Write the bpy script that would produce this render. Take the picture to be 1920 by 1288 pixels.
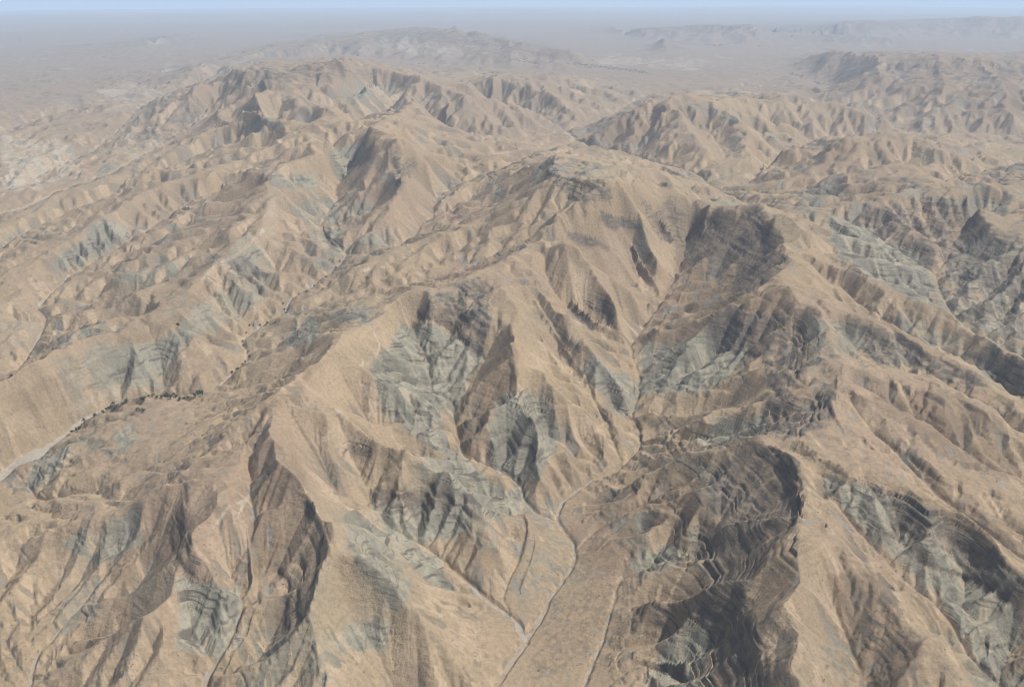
import bpy, math, time
import numpy as np

T0 = time.time()
# ------------------------------------------------------------------ camera, sky, sun, exposure
SC = 0.01                      # 1 Blender unit = 100 m
H0 = 2200.0                    # camera height in metres above the lowest valley floor
FPX = 1663.0                   # focal length in photo pixels (photo 1920 x 1288)
PITCH = math.radians(22.1)
RE = 6371000.0 * 1.15          # earth radius with refraction

for o in list(bpy.data.objects):
    bpy.data.objects.remove(o)
scene = bpy.context.scene
col = scene.collection

cam_d = bpy.data.cameras.new('camera')
cam = bpy.data.objects.new('camera', cam_d)
col.objects.link(cam)
cam.location = (0, 0, H0 * SC)
cam.rotation_euler = (math.pi / 2 - PITCH, 0, 0)
cam_d.sensor_fit = 'HORIZONTAL'
cam_d.angle = 2 * math.atan(960 / FPX)
cam_d.clip_start = 0.1
cam_d.clip_end = 20000
scene.camera = cam

SUN_AZ = math.radians(88)      # clockwise from the view direction (+Y) to where the sun stands
SUN_EL = math.radians(57)
world = bpy.data.worlds.new('World')
scene.world = world
world.use_nodes = True
wn = world.node_tree
bg = wn.nodes['Background']
sky = wn.nodes.new('ShaderNodeTexSky')
sky.sky_type = 'NISHITA'
sky.sun_disc = False
sky.sun_elevation = SUN_EL
sky.sun_rotation = SUN_AZ
sky.altitude = 2200
sky.air_density = 1.0
sky.dust_density = 7.0
sky.ozone_density = 0.6
hsv = wn.nodes.new('ShaderNodeHueSaturation')      # dusty, milky sky
hsv.inputs['Saturation'].default_value = 0.62
wn.links.new(sky.outputs[0], hsv.inputs['Color']); wn.links.new(hsv.outputs[0], bg.inputs[0])
bg.inputs[1].default_value = 0.12

sun_d = bpy.data.lights.new('sun', 'SUN')
sun = bpy.data.objects.new('sun', sun_d)
col.objects.link(sun)
sun_d.energy = 4.6
sun_d.angle = math.radians(0.53)
sun_d.color = (1.0, 0.955, 0.88)
sun.rotation_euler = (math.pi / 2 - SUN_EL, 0, math.pi - SUN_AZ)
sun.location = (0, 0, 60)

scene.view_settings.view_transform = 'Standard'
scene.view_settings.look = 'None'
scene.view_settings.gamma = 1
scene.view_settings.use_curve_mapping = False
scene.view_settings.exposure = 0.40
scene.cycles.volume_bounces = 4
scene.cycles.max_bounces = 6
scene.cycles.filter_width = 1.05

# ------------------------------------------------------------------ the survey: crest and valley lines
# each point is (photo x, photo y, height in metres): it fixes one place on the ground
CR = []   # crests:  (mountain id, points)
VA = []   # valleys: (points)
def P(s):
    return np.array([[float(v) for v in p.split(',')] for p in s.split()], float)
def crest(name, s, w=1.0):
    p = P(s)
    k = np.clip((430 - p[:, 1]) / 130, 0, 1) * np.clip((p[:, 1] - 60) / 60, 0, 1)
    p[:, 2] += 0.32 * k * np.clip(p[:, 2] - 340, 0, None)
    CR.append((name, p, w))
def vall(s, w=1.0): VA.append((P(s), w))

# --- valleys and dry rivers
R1 = '820,1440,-20 925,1288,0 985,1200,5 1040,1110,12 1072,1060,18 1075,1020,22 1045,975,28 1052,942,32 1110,900,40 1160,880,48 1200,830,65 1185,775,80 1197,735,95 1195,690,110 1183,650,130 1215,600,160 1245,560,190 1268,515,230 1280,480,270 1290,440,350 1297,420,430'
R2 = '-260,1010,10 -120,945,30 0,890,45 60,855,60 150,795,80 200,765,95 260,748,108 375,740,130 420,715,145 445,690,155 465,668,165 455,640,175 490,610,195 530,590,215 545,560,235 590,535,260 635,497,295 650,477,305 635,460,325 606,442,345 602,420,365 620,392,400 635,372,420 627,357,440 640,335,480 665,300,560'
VAs = '1045,975,28 1010,965,45 985,940,60 960,895,80 873,858,120 857,815,145 850,785,160 847,752,180 810,732,200 802,677,250 790,647,290 767,610,350'
VC = '985,1205,5 970,1165,15 938,1140,25 880,1095,50 820,1040,85 735,990,135 690,940,200'
VB2 = '370,1330,60 380,1288,75 400,1245,95 430,1195,135 455,1130,190 475,1085,235 470,1030,275 475,980,310 470,920,350 465,870,385'
VB1 = '20,1350,10 50,1288,20 70,1225,40 100,1192,55 157,1125,90 200,1072,135 233,1038,180 275,985,245'
VS = '-90,930,40 0,915,58 50,910,65 70,935,80 120,940,100 200,915,150 300,870,230 350,835,280 420,790,340'
VM = '650,477,305 680,478,330 730,467,350 775,445,375 790,422,390 810,407,400 812,390,412 825,367,440 867,342,490 925,324,530 950,312,570'
VN = '530,590,215 600,580,250 660,568,290 720,550,330 790,530,370 850,512,410 900,490,450 950,465,500 1010,440,560'
VE = '1183,650,130 1165,630,190 1120,590,300 1070,545,410'
VF_ = '1245,560,190 1215,505,320 1185,455,450 1160,420,580'
VH = '1165,875,48 1140,800,110 1110,740,180 1090,690,240 1060,650,300 1030,600,370 1005,560,430'
VW = '1000,1380,-10 1090,1288,5 1120,1220,12 1150,1130,25 1165,1085,35 1230,1055,60 1300,1030,135'
VL1 = '-60,760,110 20,705,130 45,680,140 85,605,160 72,575,170 130,520,190 200,480,220 280,430,270 350,385,320 420,355,380 470,335,470'
VL2 = '-40,490,160 60,430,190 162,387,240 225,357,280 250,340,300 330,310,350 400,280,430 450,262,520'
VFa = '-60,425,150 0,400,165 50,385,185 110,360,220 192,330,270 240,307,300 307,267,350 370,225,440 395,195,560'
VLL = '-60,380,140 0,358,150 37,347,160 105,315,190 175,282,230 215,250,280 235,232,330'
VG = '1060,245,300 1095,272,320 1180,290,345 1250,312,355 1310,330,365 1345,357,380 1400,385,430 1450,395,500'
VX = '2010,740,230 1925,690,270 1890,665,290 1830,630,310 1775,575,340 1755,517,380 1775,487,410 1795,447,460 1830,400,550'
VX2 = '1755,517,380 1700,480,420 1640,440,480 1580,410,540'
for s in (R1, R2, VAs, VC, VB2, VB1, VS, VM, VN, VE, VF_, VH, VW, VL1, VL2, VFa, VLL, VG, VX, VX2): vall(s)
vall('847,752,180 880,700,260 905,668,335')
vall('857,815,145 810,805,190 780,772,240 765,735,300')
vall('1197,735,95 1260,722,160 1330,715,230 1420,690,310 1500,650,410')
vall('1200,835,65 1290,830,140 1380,812,220 1450,790,310 1520,765,390')
vall('1075,1035,20 1130,985,60 1200,950,120 1270,935,190')
vall('1120,1300,10 1200,1245,60 1290,1228,165')
vall('965,1165,18 945,1120,30 965,1060,55 985,1010,80 980,965,100')
# right hand valleys
vall('1580,540,450 1620,580,425 1690,622,385 1780,665,330 1847,705,300 1920,758,260 2010,820,220')
vall('1600,675,430 1640,690,400 1700,715,360 1780,735,350 1850,775,320 1920,820,285 2010,870,250')
vall('1600,720,440 1650,745,400 1720,790,340 1800,840,290 1860,880,260 1920,905,240 2010,950,210')
vall('1590,740,440 1620,790,400 1690,860,350 1760,930,318 1830,985,288 1920,1050,250 2010,1110,210')
vall('1960,1400,60 1875,1288,120 1814,1225,160 1781,1165,190 1727,1118,220 1660,1050,270 1600,985,320 1550,925,370')
vall('1660,1400,150 1640,1330,185 1614,1260,215 1590,1200,250 1565,1140,295')
# far valleys
vall('1345,357,380 1450,362,430 1560,348,470 1680,335,480 1800,330,450 1920,305,400')
vall('2060,262,240 1900,256,245 1780,254,250 1700,262,270 1600,262,290 1530,262,300 1460,300,330 1400,345,370 1345,357,380')
vall('1060,245,300 1100,235,290 1150,215,270 1200,185,255 1260,170,250 1320,165,245 1420,170,240 1500,200,240 1600,225,240 1700,245,250')
vall('950,312,570 1000,290,430 1060,270,340 1095,272,320')
vall('640,240,560 680,222,570 740,205,545 800,215,480 840,240,420 900,255,380 980,265,340 1060,245,300')
vall('430,225,590 470,228,620 510,247,570 550,266,500')
vall('1365,305,370 1345,270,450 1320,235,560')
vall('1185,292,345 1200,265,420 1220,235,540')
vall('1330,340,372 1400,322,410 1500,312,440 1570,303,470')
vall('1262,520,240 1270,450,380 1225,385,600')
vall('640,205,580 700,192,560 760,205,520')
vall('235,232,330 260,205,280 320,175,300 390,150,330 420,130,350 480,112,380')
vall('860,185,430 940,200,350 1010,215,310 1060,245,300')
vall('480,112,300 600,108,280 740,112,270 860,125,250 960,132,230 1080,140,210 1180,140,200 1300,150,220')
# low plains in the distance
for s in ('0,250,160 100,215,180 200,190,200 260,160,220', '0,160,150 200,140,170 380,118,200', '0,120,140 300,110,160 440,98,180',
          '0,88,120 300,85,130 520,80,140', '0,60,100 500,58,100 960,55,100', '900,90,120 1100,85,110 1400,88,110 1700,92,120 1920,95,120',
          '1000,110,150 1200,115,150 1350,115,150 1480,125,180', '960,70,100 1300,66,100 1500,72,100 1800,72,100 1920,75,100',
          '0,40,80 600,38,80 1200,34,80 1920,38,80', '0,26,60 960,24,60 1920,27,60', '1420,165,200 1480,140,190 1560,170,260'):
    vall(s)

# --- crests
crest('crestline', '340,890,365 374,858,380 430,822,410 500,770,465 520,755,480 560,716,470 610,685,450 645,635,440 665,622,440 720,605,430 757,592,435 790,570,470 850,540,485 905,510,520 950,490,530 1000,475,530 1055,455,565 1100,415,640 1140,375,720 1142,350,760')
crest('massif', '1142,350,760 1080,338,745 1030,320,725 1052,286,700')
crest('massif', '1142,350,760 1165,340,745 1220,372,620 1260,385,540 1297,407,480')
crest('massif', '1052,286,700 1110,310,660 1180,325,560 1235,322,560 1290,350,450')
crest('massif', '1165,340,745 1230,350,600 1300,370,470 1350,380,430')
crest('west_nose', '340,890,365 345,935,350 342,985,330 345,1030,305 370,1075,275 405,1110,240 430,1160,170')
crest('spur_a', '340,890,365 267,938,290 200,975,240 100,1005,180 0,1030,130 -120,1060,80')
crest('spur_b', '545,725,460 500,737,380 440,768,260 400,775,225 330,785,205 250,800,190 130,850,140 30,882,85')
crest('nose_b', '520,755,480 535,800,460 548,850,440 567,880,425 577,932,400 594,968,385 614,1018,370 602,1075,335 580,1130,290 560,1185,230 520,1260,150 480,1340,90')
crest('nose_b', '614,1018,370 680,1060,330 740,1120,230 800,1180,140 860,1240,60')
crest('bluff', '560,716,470 600,760,425 650,785,395 690,815,370 760,850,330 830,878,280 880,925,215 910,980,160 945,1040,100 940,1085,55')
crest('cone', '905,510,520 945,545,490 970,590,445 972,650,410 975,710,375 988,750,335 1010,795,270 1012,840,205 1015,890,135 1035,930,75')
crest('flank', '950,490,530 1010,515,475 1060,575,400 1100,640,330 1150,700,240 1185,765,110')
crest('flank2', '1055,455,565 1090,480,520 1130,530,430 1172,592,310')
crest('flank3', '1140,375,720 1195,415,570 1235,480,420')
crest('rn', '1030,345,710 960,380,600 900,410,520 860,425,480 800,455,445 740,480,415 680,510,370 620,545,290')
crest('block', '1297,407,500 1390,390,600 1430,390,625 1445,440,600 1480,495,570 1458,525,560')
crest('divide', '1458,525,560 1500,580,530 1550,640,500 1585,690,485 1580,722,480 1560,745,460 1565,790,445 1500,810,430 1430,828,430')
crest('ledge_ridge', '1430,828,430 1462,850,435 1490,900,440 1498,960,440 1470,1000,425 1435,1030,400 1425,1065,380 1385,1115,335 1372,1130,325 1400,1170,330 1420,1230,330 1445,1300,330 1470,1400,330')
crest('cliff_spur', '1458,525,560 1400,560,490 1350,590,415 1290,640,290 1220,685,160')
crest('sharp_spur', '1585,690,485 1510,733,430 1440,752,360 1350,788,260 1260,815,160 1215,825,90')
crest('low_spur', '1430,828,430 1370,835,370 1300,855,290 1230,880,190 1170,915,110 1110,970,55')
crest('ledge_ridge', '1385,1115,335 1320,1130,250 1240,1130,140 1180,1145,45')
crest('ledge_ridge', '1498,960,440 1420,985,350 1330,990,230')
crest('d2', '1445,440,600 1480,460,585 1557,493,545 1614,527,520 1714,557,470 1780,597,440 1864,657,400 1930,720,370 2020,790,330')
crest('d1', '1480,495,570 1557,570,525 1614,604,490 1680,622,465 1747,660,430 1814,700,400 1920,770,350 2010,830,310')
crest('d3', '1585,690,485 1660,705,435 1727,714,410 1780,724,395 1830,754,370 1920,800,330 2010,850,300')
crest('d4', '1580,722,480 1640,760,430 1720,805,380 1800,855,335 1850,885,310 1920,940,280 2010,990,250')
crest('d5', '1430,828,430 1515,860,405 1614,888,390 1714,931,370 1807,968,350 1880,1040,320 1930,1095,300 2020,1170,270')
crest('d6', '1498,980,435 1560,1000,400 1620,1060,360 1700,1140,300 1760,1190,260 1830,1288,200 1880,1370,150')
crest('rx', '1445,400,600 1500,402,560 1560,392,560 1630,383,590 1715,370,620 1810,358,640 1920,345,620 2050,330,600')
crest('rx', '1810,358,640 1850,420,600 1920,470,540 2020,530,480')
crest('rx', '1630,383,590 1690,420,540 1750,480,440')
crest('mr', '1310,322,390 1380,300,460 1450,285,510 1540,275,570 1650,253,650 1730,265,610 1790,290,520 1850,318,410')
crest('mr', '1350,350,395 1460,348,450 1560,333,510 1680,313,570 1730,318,560 1805,345,470')
crest('mr', '1730,265,610 1760,300,560 1720,325,520')
crest('mr1', '1085,275,330 1130,240,450 1190,208,600 1240,192,680 1290,186,690 1340,200,640 1400,240,540 1440,272,420 1465,300,350')
crest('mr1', '1255,193,685 1285,235,570 1330,295,430 1340,322,370')
crest('mr1', '1240,192,680 1230,225,590 1190,265,400')
crest('mr1b', '1340,200,640 1400,185,540 1460,180,560 1530,188,550 1600,210,490 1680,238,380')
crest('mr1b', '1530,188,550 1520,220,450 1500,250,350')
crest('mesa', '1490,118,300 1560,110,520 1640,108,660 1750,106,740 1830,107,740 1900,122,660 2000,140,560')
crest('mesa', '1560,160,400 1620,150,500 1700,140,560 1800,146,570 1920,140,560')
crest('mesa', '1640,108,700 1650,150,520 1640,190,380')
crest('mesa', '1750,106,740 1770,160,560 1760,215,380')
crest('mesa', '1830,107,740 1880,170,560 1900,230,380')
crest('l1', '-140,905,150 -60,850,195 0,815,220 60,765,250 127,710,290 214,644,320 334,590,340 377,527,385 444,473,430 490,430,475 505,375,520 500,336,570')
crest('l1', '500,336,570 545,350,540 600,352,500 622,370,440')
crest('peak', '500,336,570 560,305,590 610,285,640 670,261,700')
crest('peak', '670,261,700 690,282,690 735,292,690 755,295,690 768,325,620 770,355,580 735,395,500 700,430,430 665,470,345')
crest('peak', '755,295,690 715,325,590 697,342,545 660,390,440 640,425,375')
crest('peak', '755,295,690 800,302,630 840,318,540')
crest('l2', '-40,580,200 0,545,230 60,500,270 150,440,335 210,405,375 270,365,410 332,342,440 400,330,480 450,320,510 500,336,570')
crest('l3', '-60,460,200 60,412,250 107,370,300 170,362,330 260,325,370 330,290,420 400,250,520 440,232,590 490,240,600 535,262,560')
crest('l3', '440,232,590 470,190,700')
crest('f1', '235,235,340 270,215,420 310,188,520 362,182,600 410,156,690 470,132,760 540,122,780 600,118,800 690,122,820 740,135,760 800,150,700 860,165,620 930,143,640 1000,158,560 1060,150,500 1110,165,420')
crest('f1', '410,156,690 470,165,740 540,190,700 610,205,660 660,225,600')
crest('f1', '690,122,820 640,150,780 600,165,720 540,190,700')
crest('f1', '600,165,720 655,155,780 710,150,770 780,183,660 820,195,580 850,222,480')
crest('f1', '470,180,760 500,218,680 545,233,640 590,244,620 615,256,590')
crest('f1', '845,193,560 870,187,610 925,188,590 960,208,500 1010,235,380')
crest('f1', '870,187,610 850,215,480 830,235,430')
crest('f1', '930,143,640 1000,175,500 1060,200,400 1090,215,330')
crest('peak', '670,261,700 720,230,680 760,228,660 820,260,580 900,270,480')
crest('l0a', '60,245,230 140,215,280 220,200,300')
crest('l0b', '20,345,200 90,300,260 150,265,300')
crest('l0c', '330,140,330 360,128,480 400,125,470 440,118,400')
crest('fr', '440,112,330 480,100,420 560,92,480 620,75,580 700,62,660 800,53,730 870,60,680 950,75,560 1040,95,420 1120,112,280')
crest('fr', '700,62,660 680,90,480 640,105,360')
crest('fr', '800,53,730 800,85,520 790,105,330')
crest('fr', '870,60,680 900,95,430')
crest('lone', '1205,88,170 1232,79,300 1245,72,480 1262,80,300 1300,86,190')
crest('lone2', '1300,84,150 1350,82,220 1420,85,180')
crest('rg', '1110,58,200 1200,53,460 1300,48,580 1400,46,660 1440,41,760 1520,45,700 1620,45,660 1730,57,300')
crest('rg2', '1480,68,240 1560,66,380 1680,72,360 1780,78,200')
crest('rh', '1560,40,180 1750,37,640 1850,34,800 1960,32,860')
crest('ri', '1250,24,150 1420,14,420 1560,8,620 1700,10,560 1800,16,420 1960,14,500')
crest('ri2', '700,26,100 900,20,240 1000,20,260 1150,24,120')
crest('rj', '90,88,140 150,84,240 230,79,330 300,72,360 420,66,180')
crest('rj2', '500,58,120 640,50,200 720,48,220 820,50,110')

# ------------------------------------------------------------------ numeric helpers
F = np.float32
def unproject(px, py, z):
    x = (px - 960) / FPX; yc = -(py - 644) / FPX
    dx = x; dy = math.cos(PITCH) + yc * math.sin(PITCH); dz = -math.sin(PITCH) + yc * math.cos(PITCH)
    drop = 0.0
    for _ in range(60):
        t = (z - drop - H0) / np.minimum(dz, -1e-4)
        t = np.clip(t, 0, 168000)
        drop = 0.5 * drop + 0.5 * ((t * dx) ** 2 + (t * dy) ** 2) / (2 * RE)
    return t * dx, t * dy

rng = np.random.RandomState(7)
_perm = rng.permutation(256).astype(np.int32)
_perm = np.concatenate([_perm, _perm])
_ga = np.linspace(0, 2 * np.pi, 256, endpoint=False)
_gx = np.cos(_ga).astype(F); _gy = np.sin(_ga).astype(F)
def perlin(x, y):
    xi = np.floor(x).astype(np.int32); yi = np.floor(y).astype(np.int32)
    fx = (x - xi).astype(F); fy = (y - yi).astype(F)
    xi &= 255; yi &= 255
    u = fx * fx * fx * (fx * (fx * 6 - 15) + 10); v = fy * fy * fy * (fy * (fy * 6 - 15) + 10)
    x1 = (xi + 1) & 255; y1 = (yi + 1) & 255
    a0 = _perm[xi]; a1 = _perm[x1]
    def g(h, dx, dy): return _gx[h] * dx + _gy[h] * dy
    n00 = g(_perm[a0 + yi], fx, fy); n10 = g(_perm[a1 + yi], fx - 1, fy)
    n01 = g(_perm[a0 + y1], fx, fy - 1); n11 = g(_perm[a1 + y1], fx - 1, fy - 1)
    a = n00 + u * (n10 - n00); b = n01 + u * (n11 - n01)
    return (a + v * (b - a)) * 1.5
def fbm(x, y, wl, octs, gain=0.5, ridged=False):
    s = 0; a = 1.0; t = 0.0
    for k in range(octs):
        n = perlin(x / wl + 17.3 * k, y / wl - 9.1 * k)
        if ridged: n = 1 - 2 * np.abs(n)
        s = s + a * n; t += a; a *= gain; wl *= 0.5
    return s / t
def smooth(a, b, x):
    t = np.clip((x - a) / (b - a), 0, 1)
    return t * t * (3 - 2 * t)

# ------------------------------------------------------------------ ground grid: lines fan out from behind the viewpoint
CB = 870.0
NX = 1100
SW = 0.605
sarr = np.linspace(-SW, SW, NX)
ds = sarr[1] - sarr[0]
ys = [1500.0]
while ys[-1] < 175000:
    y = ys[-1]
    a = np.interp(math.log(y), [math.log(v) for v in (1500, 3000, 6000, 15000, 40000, 175000)], [1.5, 1.5, 1.9, 3.2, 5.5, 10.0])
    ys.append(y + a * ds * (y + CB))
yarr = np.array(ys); NY = len(yarr)
Yg = np.repeat(yarr[:, None], NX, 1).astype(F)
Xg = (sarr[None, :] * (yarr[:, None] + CB)).astype(F)
Dg = np.sqrt(Xg * Xg + Yg * Yg)
cell = (ds * (Yg + CB)).astype(F)
print('grid', NY, NX, NY * NX)

def to_ij(x, y):
    i = np.interp(y, yarr, np.arange(NY)); j = (x / (y + CB) + SW) / ds
    return i, j
def catmull(p, step_px=2.0):
    n = len(p)
    q = np.vstack([2 * p[0] - p[1], p, 2 * p[-1] - p[-2]])
    out = []
    for k in range(n - 1):
        p0, p1, p2, p3 = q[k], q[k + 1], q[k + 2], q[k + 3]
        m = max(4, int(np.hypot(*(p2 - p1)[:2]) / step_px))
        t = np.linspace(0, 1, m, endpoint=False)[:, None]
        c = 0.5 * ((2 * p1) + (-p0 + p2) * t + (2 * p0 - 5 * p1 + 4 * p2 - p3) * t * t + (-p0 + 3 * p1 - 3 * p2 + p3) * t ** 3)
        lin = p1 + (p2 - p1) * t
        c[:, 2] = lin[:, 2]
        c[:, :2] = 0.6 * c[:, :2] + 0.4 * lin[:, :2]
        out.append(c)
    out.append(p[-1][None])
    return np.vstack(out)
def world_line(p, jit=1.0):
    c = catmull(p)
    X, Y = unproject(c[:, 0], c[:, 1], c[:, 2])
    D = np.hypot(X, Y)
    a = jit * D * 0.0035
    wl = D.mean() * 0.03
    X = X + a * fbm(X, Y, wl, 3); Y = Y + a * 1.3 * fbm(X + 7777, Y + 333, wl, 3)
    return X, Y, c[:, 2]
def raster(X, Y, Z):
    i, j = to_ij(X, Y)
    seg = np.maximum(np.abs(np.diff(i)), np.abs(np.diff(j)))
    n = np.maximum(1, np.ceil(seg * 1.5)).astype(int)
    k = np.repeat(np.arange(len(n)), n)
    t = (np.arange(len(k)) - np.repeat(np.cumsum(n) - n, n)) / np.repeat(n, n)
    ii = i[k] + (i[k + 1] - i[k]) * t; jj = j[k] + (j[k + 1] - j[k]) * t; zz = Z[k] + (Z[k + 1] - Z[k]) * t
    ii = np.rint(ii).astype(int); jj = np.rint(jj).astype(int)
    ok = (ii >= 0) & (ii < NY) & (jj >= 0) & (jj < NX)
    return ii[ok], jj[ok], zz[ok]

cz = np.zeros((NY, NX)); cw = np.zeros((NY, NX))
crest_id = np.full((NY, NX), -1, np.int32)
valley = np.zeros((NY, NX), bool)
names = []
for name, p, w in CR:
    if name not in names: names.append(name)
    ii, jj, zz = raster(*world_line(p))
    m = cw[ii, jj] < 0.5
    np.add.at(cz, (ii, jj), zz); np.add.at(cw, (ii, jj), 1.0)
    crest_id[ii, jj] = names.index(name)
for p, w in VA:
    ii, jj, zz = raster(*world_line(p))
    np.add.at(cz, (ii, jj), zz); np.add.at(cw, (ii, jj), 1.0)
    valley[ii, jj] = True
    crest_id[ii, jj] = -1

# membrane through the lines, coarse to fine
def solve(cz, cw, iters):
    ny, nx = cz.shape
    if min(ny, nx) > 12:
        py, px = ny % 2, nx % 2
        a = np.pad(cz, ((0, py), (0, px))); b = np.pad(cw, ((0, py), (0, px)))
        a = a[0::2, 0::2] + a[1::2, 0::2] + a[0::2, 1::2] + a[1::2, 1::2]
        b = b[0::2, 0::2] + b[1::2, 0::2] + b[0::2, 1::2] + b[1::2, 1::2]
        c = solve(a, b, iters)
        h = np.repeat(np.repeat(c, 2, 0), 2, 1)[:ny, :nx]
    else:
        h = np.full(cz.shape, cz.sum() / cw.sum())
    fix = cw > 0
    val = np.where(fix, cz / np.maximum(cw, 1e-9), 0).astype(F)
    h = h.astype(F)
    free = ~fix
    n = iters if ny < 700 else iters // 2
    for k in range(n):
        p = np.pad(h, 1, mode='edge')
        avg = 0.25 * (p[:-2, 1:-1] + p[2:, 1:-1] + p[1:-1, :-2] + p[1:-1, 2:])
        h = np.where(fix, val, avg)
    return h
hb = solve(cz, cw, 60)
print('membrane', time.time() - T0)

# ------------------------------------------------------------------ drainage: carve gullies by stream power
OFF = [(-1, -1), (-1, 0), (-1, 1), (0, -1), (0, 1), (1, -1), (1, 0), (1, 1)]
class Drain:
    """flow routing on every st-th node of the ground grid"""
    def __init__(self, st):
        self.st = st
        self.i = np.arange(0, NY, st); self.j = np.arange(0, NX, st)
        self.X = Xg[::st, ::st]; self.Y = Yg[::st, ::st]
        self.ny, self.nx = self.X.shape
        self.idx = np.arange(self.ny * self.nx, dtype=np.int32).reshape(self.ny, self.nx)
        self.L = [np.sqrt((self.sh(self.X, a, b, 0) - self.X) ** 2 + (self.sh(self.Y, a, b, 0) - self.Y) ** 2) + 0.1 for a, b in OFF]
        self.area = (ds * st * (self.Y + CB) * np.gradient(yarr[::st])[:, None]).ravel()
        e = np.zeros((self.ny, self.nx), bool); e[0] = e[-1] = True; e[:, 0] = e[:, -1] = True
        self.edge = e
        v = np.zeros((self.ny, self.nx), bool)
        vi, vj = np.nonzero(valley)
        v[np.minimum(np.rint(vi / st).astype(int), self.ny - 1), np.minimum(np.rint(vj / st).astype(int), self.nx - 1)] = True
        self.base = v
    def sh(self, a, di, dj, fill):
        p = np.pad(a, 1, mode='constant', constant_values=fill)
        return p[1 + di:1 + di + a.shape[0], 1 + dj:1 + dj + a.shape[1]]
    def receivers(self, h, sgn=1.0):
        best = np.zeros(h.shape, F); r = self.idx.copy(); ln = np.ones(h.shape, F)
        for (di, dj), L in zip(OFF, self.L):
            s = sgn * (h - self.sh(h, di, dj, sgn * 1e9)) / L
            m = s > best
            best = np.where(m, s, best); r = np.where(m, self.idx + di * self.nx + dj, r); ln = np.where(m, L, ln)
        return r, ln
    def accumulate(self, r, passes=9):
        N = r.size
        A = self.area.astype(np.float64).copy()
        tgt = np.where(r == np.arange(N), N, r)
        for _ in range(passes):
            A += np.bincount(tgt, weights=A, minlength=N + 1)[:N]
            tgt = np.append(tgt, N)[tgt]
        return A
    def fill(self, h, n):
        """raise closed hollows until they drain to a valley line or the edge"""
        out = self.base | self.edge
        w = np.where(out, h, 1e6).astype(F)
        for _ in range(n):
            m = np.full(h.shape, 1e6, F)
            for (di, dj), L in zip(OFF, self.L): m = np.minimum(m, self.sh(w, di, dj, 1e6) + 0.004 * L)
            w = np.where(out, h, np.maximum(h, np.minimum(w, m)))
        return np.where(w > 9e5, h, w).astype(F)
    def run(self, h, K, m, steps, a0, amax, sc, nfill=0, jitter=0.0):
        N = h.size; ar = np.arange(N)
        if nfill: h = self.fill(h, nfill)
        stop = (self.base | self.edge).ravel()
        for it in range(steps):
            hj = h + jitter * rng.randn(*h.shape).astype(F) if jitter else h
            r, ln = self.receivers(hj)
            r = np.where(stop, ar, r.ravel()); ln = ln.ravel()
            A = np.clip(self.accumulate(r) - a0, 0, amax)
            f = (K * A ** m / ln).astype(F)
            h1 = h.ravel()
            pit = (r == ar) | (h1[r] >= h1)
            r = np.where(pit, ar, r)
            f[pit] = 0
            a = (h1 / (1 + f)).astype(F); b = (f / (1 + f)).astype(F)
            a[pit] = h1[pit]; b[pit] = 0
            rr = r
            for _ in range(9):
                a = a + b * a[rr]; b = b * b[rr]; rr = rr[rr]
            h = (a + b * h1[rr]).reshape(h.shape).astype(F)
            # slopes cannot stand steeper than the rock allows: straight facets between channels
            for _ in range(2):
                r, ln = self.receivers(h)
                r = np.where(stop, ar, r.ravel())
                a = h.ravel().copy(); c = np.where(r == ar, 1e9, sc * ln.ravel()).astype(F)
                rr = r
                for _ in range(7):
                    a = np.minimum(a, a[rr] + c); c = c + c[rr]; rr = rr[rr]
                h = (0.5 * h.ravel() + 0.5 * a).reshape(h.shape)
        return h.astype(F)
def upsample(c, st):
    ii = np.minimum(np.arange(NY) / st, c.shape[0] - 1.001); jj = np.minimum(np.arange(NX) / st, c.shape[1] - 1.001)
    i0 = ii.astype(int); j0 = jj.astype(int); fi = (ii - i0)[:, None].astype(F); fj = (jj - j0)[None].astype(F)
    r0 = c[i0] * (1 - fi) + c[i0 + 1] * fi
    return (r0[:, j0] * (1 - fj) + r0[:, j0 + 1] * fj).astype(F)

near = smooth(90000, 20000, Dg)
wx = Xg + 120 * fbm(Xg, Yg, 500, 3); wy = Yg + 120 * fbm(Xg + 900, Yg - 400, 500, 3)
n1 = fbm(wx, wy, 1000, 3, 0.5, True)
n2 = fbm(wx + 5000, wy, 400, 3, 0.5, True)
n3 = fbm(wx, wy - 3000, 150, 2, 0.5, True) * smooth(12000, 7000, Dg)
n0 = fbm(wx + 900, wy, 2600, 3, 0.5, True)
vs = np.zeros((NY, NX), F); vs[valley] = 1          # keep noise off the valley floors
for _ in range(30):
    p = np.pad(vs, 1, mode='edge'); vs = np.where(valley, 1, 0.25 * (p[:-2, 1:-1] + p[2:, 1:-1] + p[1:-1, :-2] + p[1:-1, 2:]))
fr_ = smooth(8000, 16000, Dg)
hills = (1 - fr_) * smooth(10, 140, hb) + fr_ * np.maximum(smooth(130, 330, hb), (0.4 + 0.5 * smooth(0.1, -0.25, Xg / Dg)) * smooth(45000, 22000, Dg))
h = hb + near * hills * (1 - vs) * ((46 + 20 * fr_) * n1 + (24 - 6 * fr_) * n2 + 7 * n3 + 60 * fr_ * n0)
far_wl = fbm(Xg, Yg, 6000, 5, 0.55)
h = h + smooth(12000, 30000, Dg) * 50 * far_wl * smooth(90000, 40000, Dg) + smooth(25000, 60000, Dg) * 70 * fbm(Xg, Yg, 14000, 4)
h = np.where(valley, hb, h).astype(F)
def to_photo(X, Y, Z):
    dz = Z - H0
    f = Y * math.cos(PITCH) - dz * math.sin(PITCH); u = Y * math.sin(PITCH) + dz * math.cos(PITCH)
    return 960 + FPX * X / f, 644 - FPX * u / f
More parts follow.
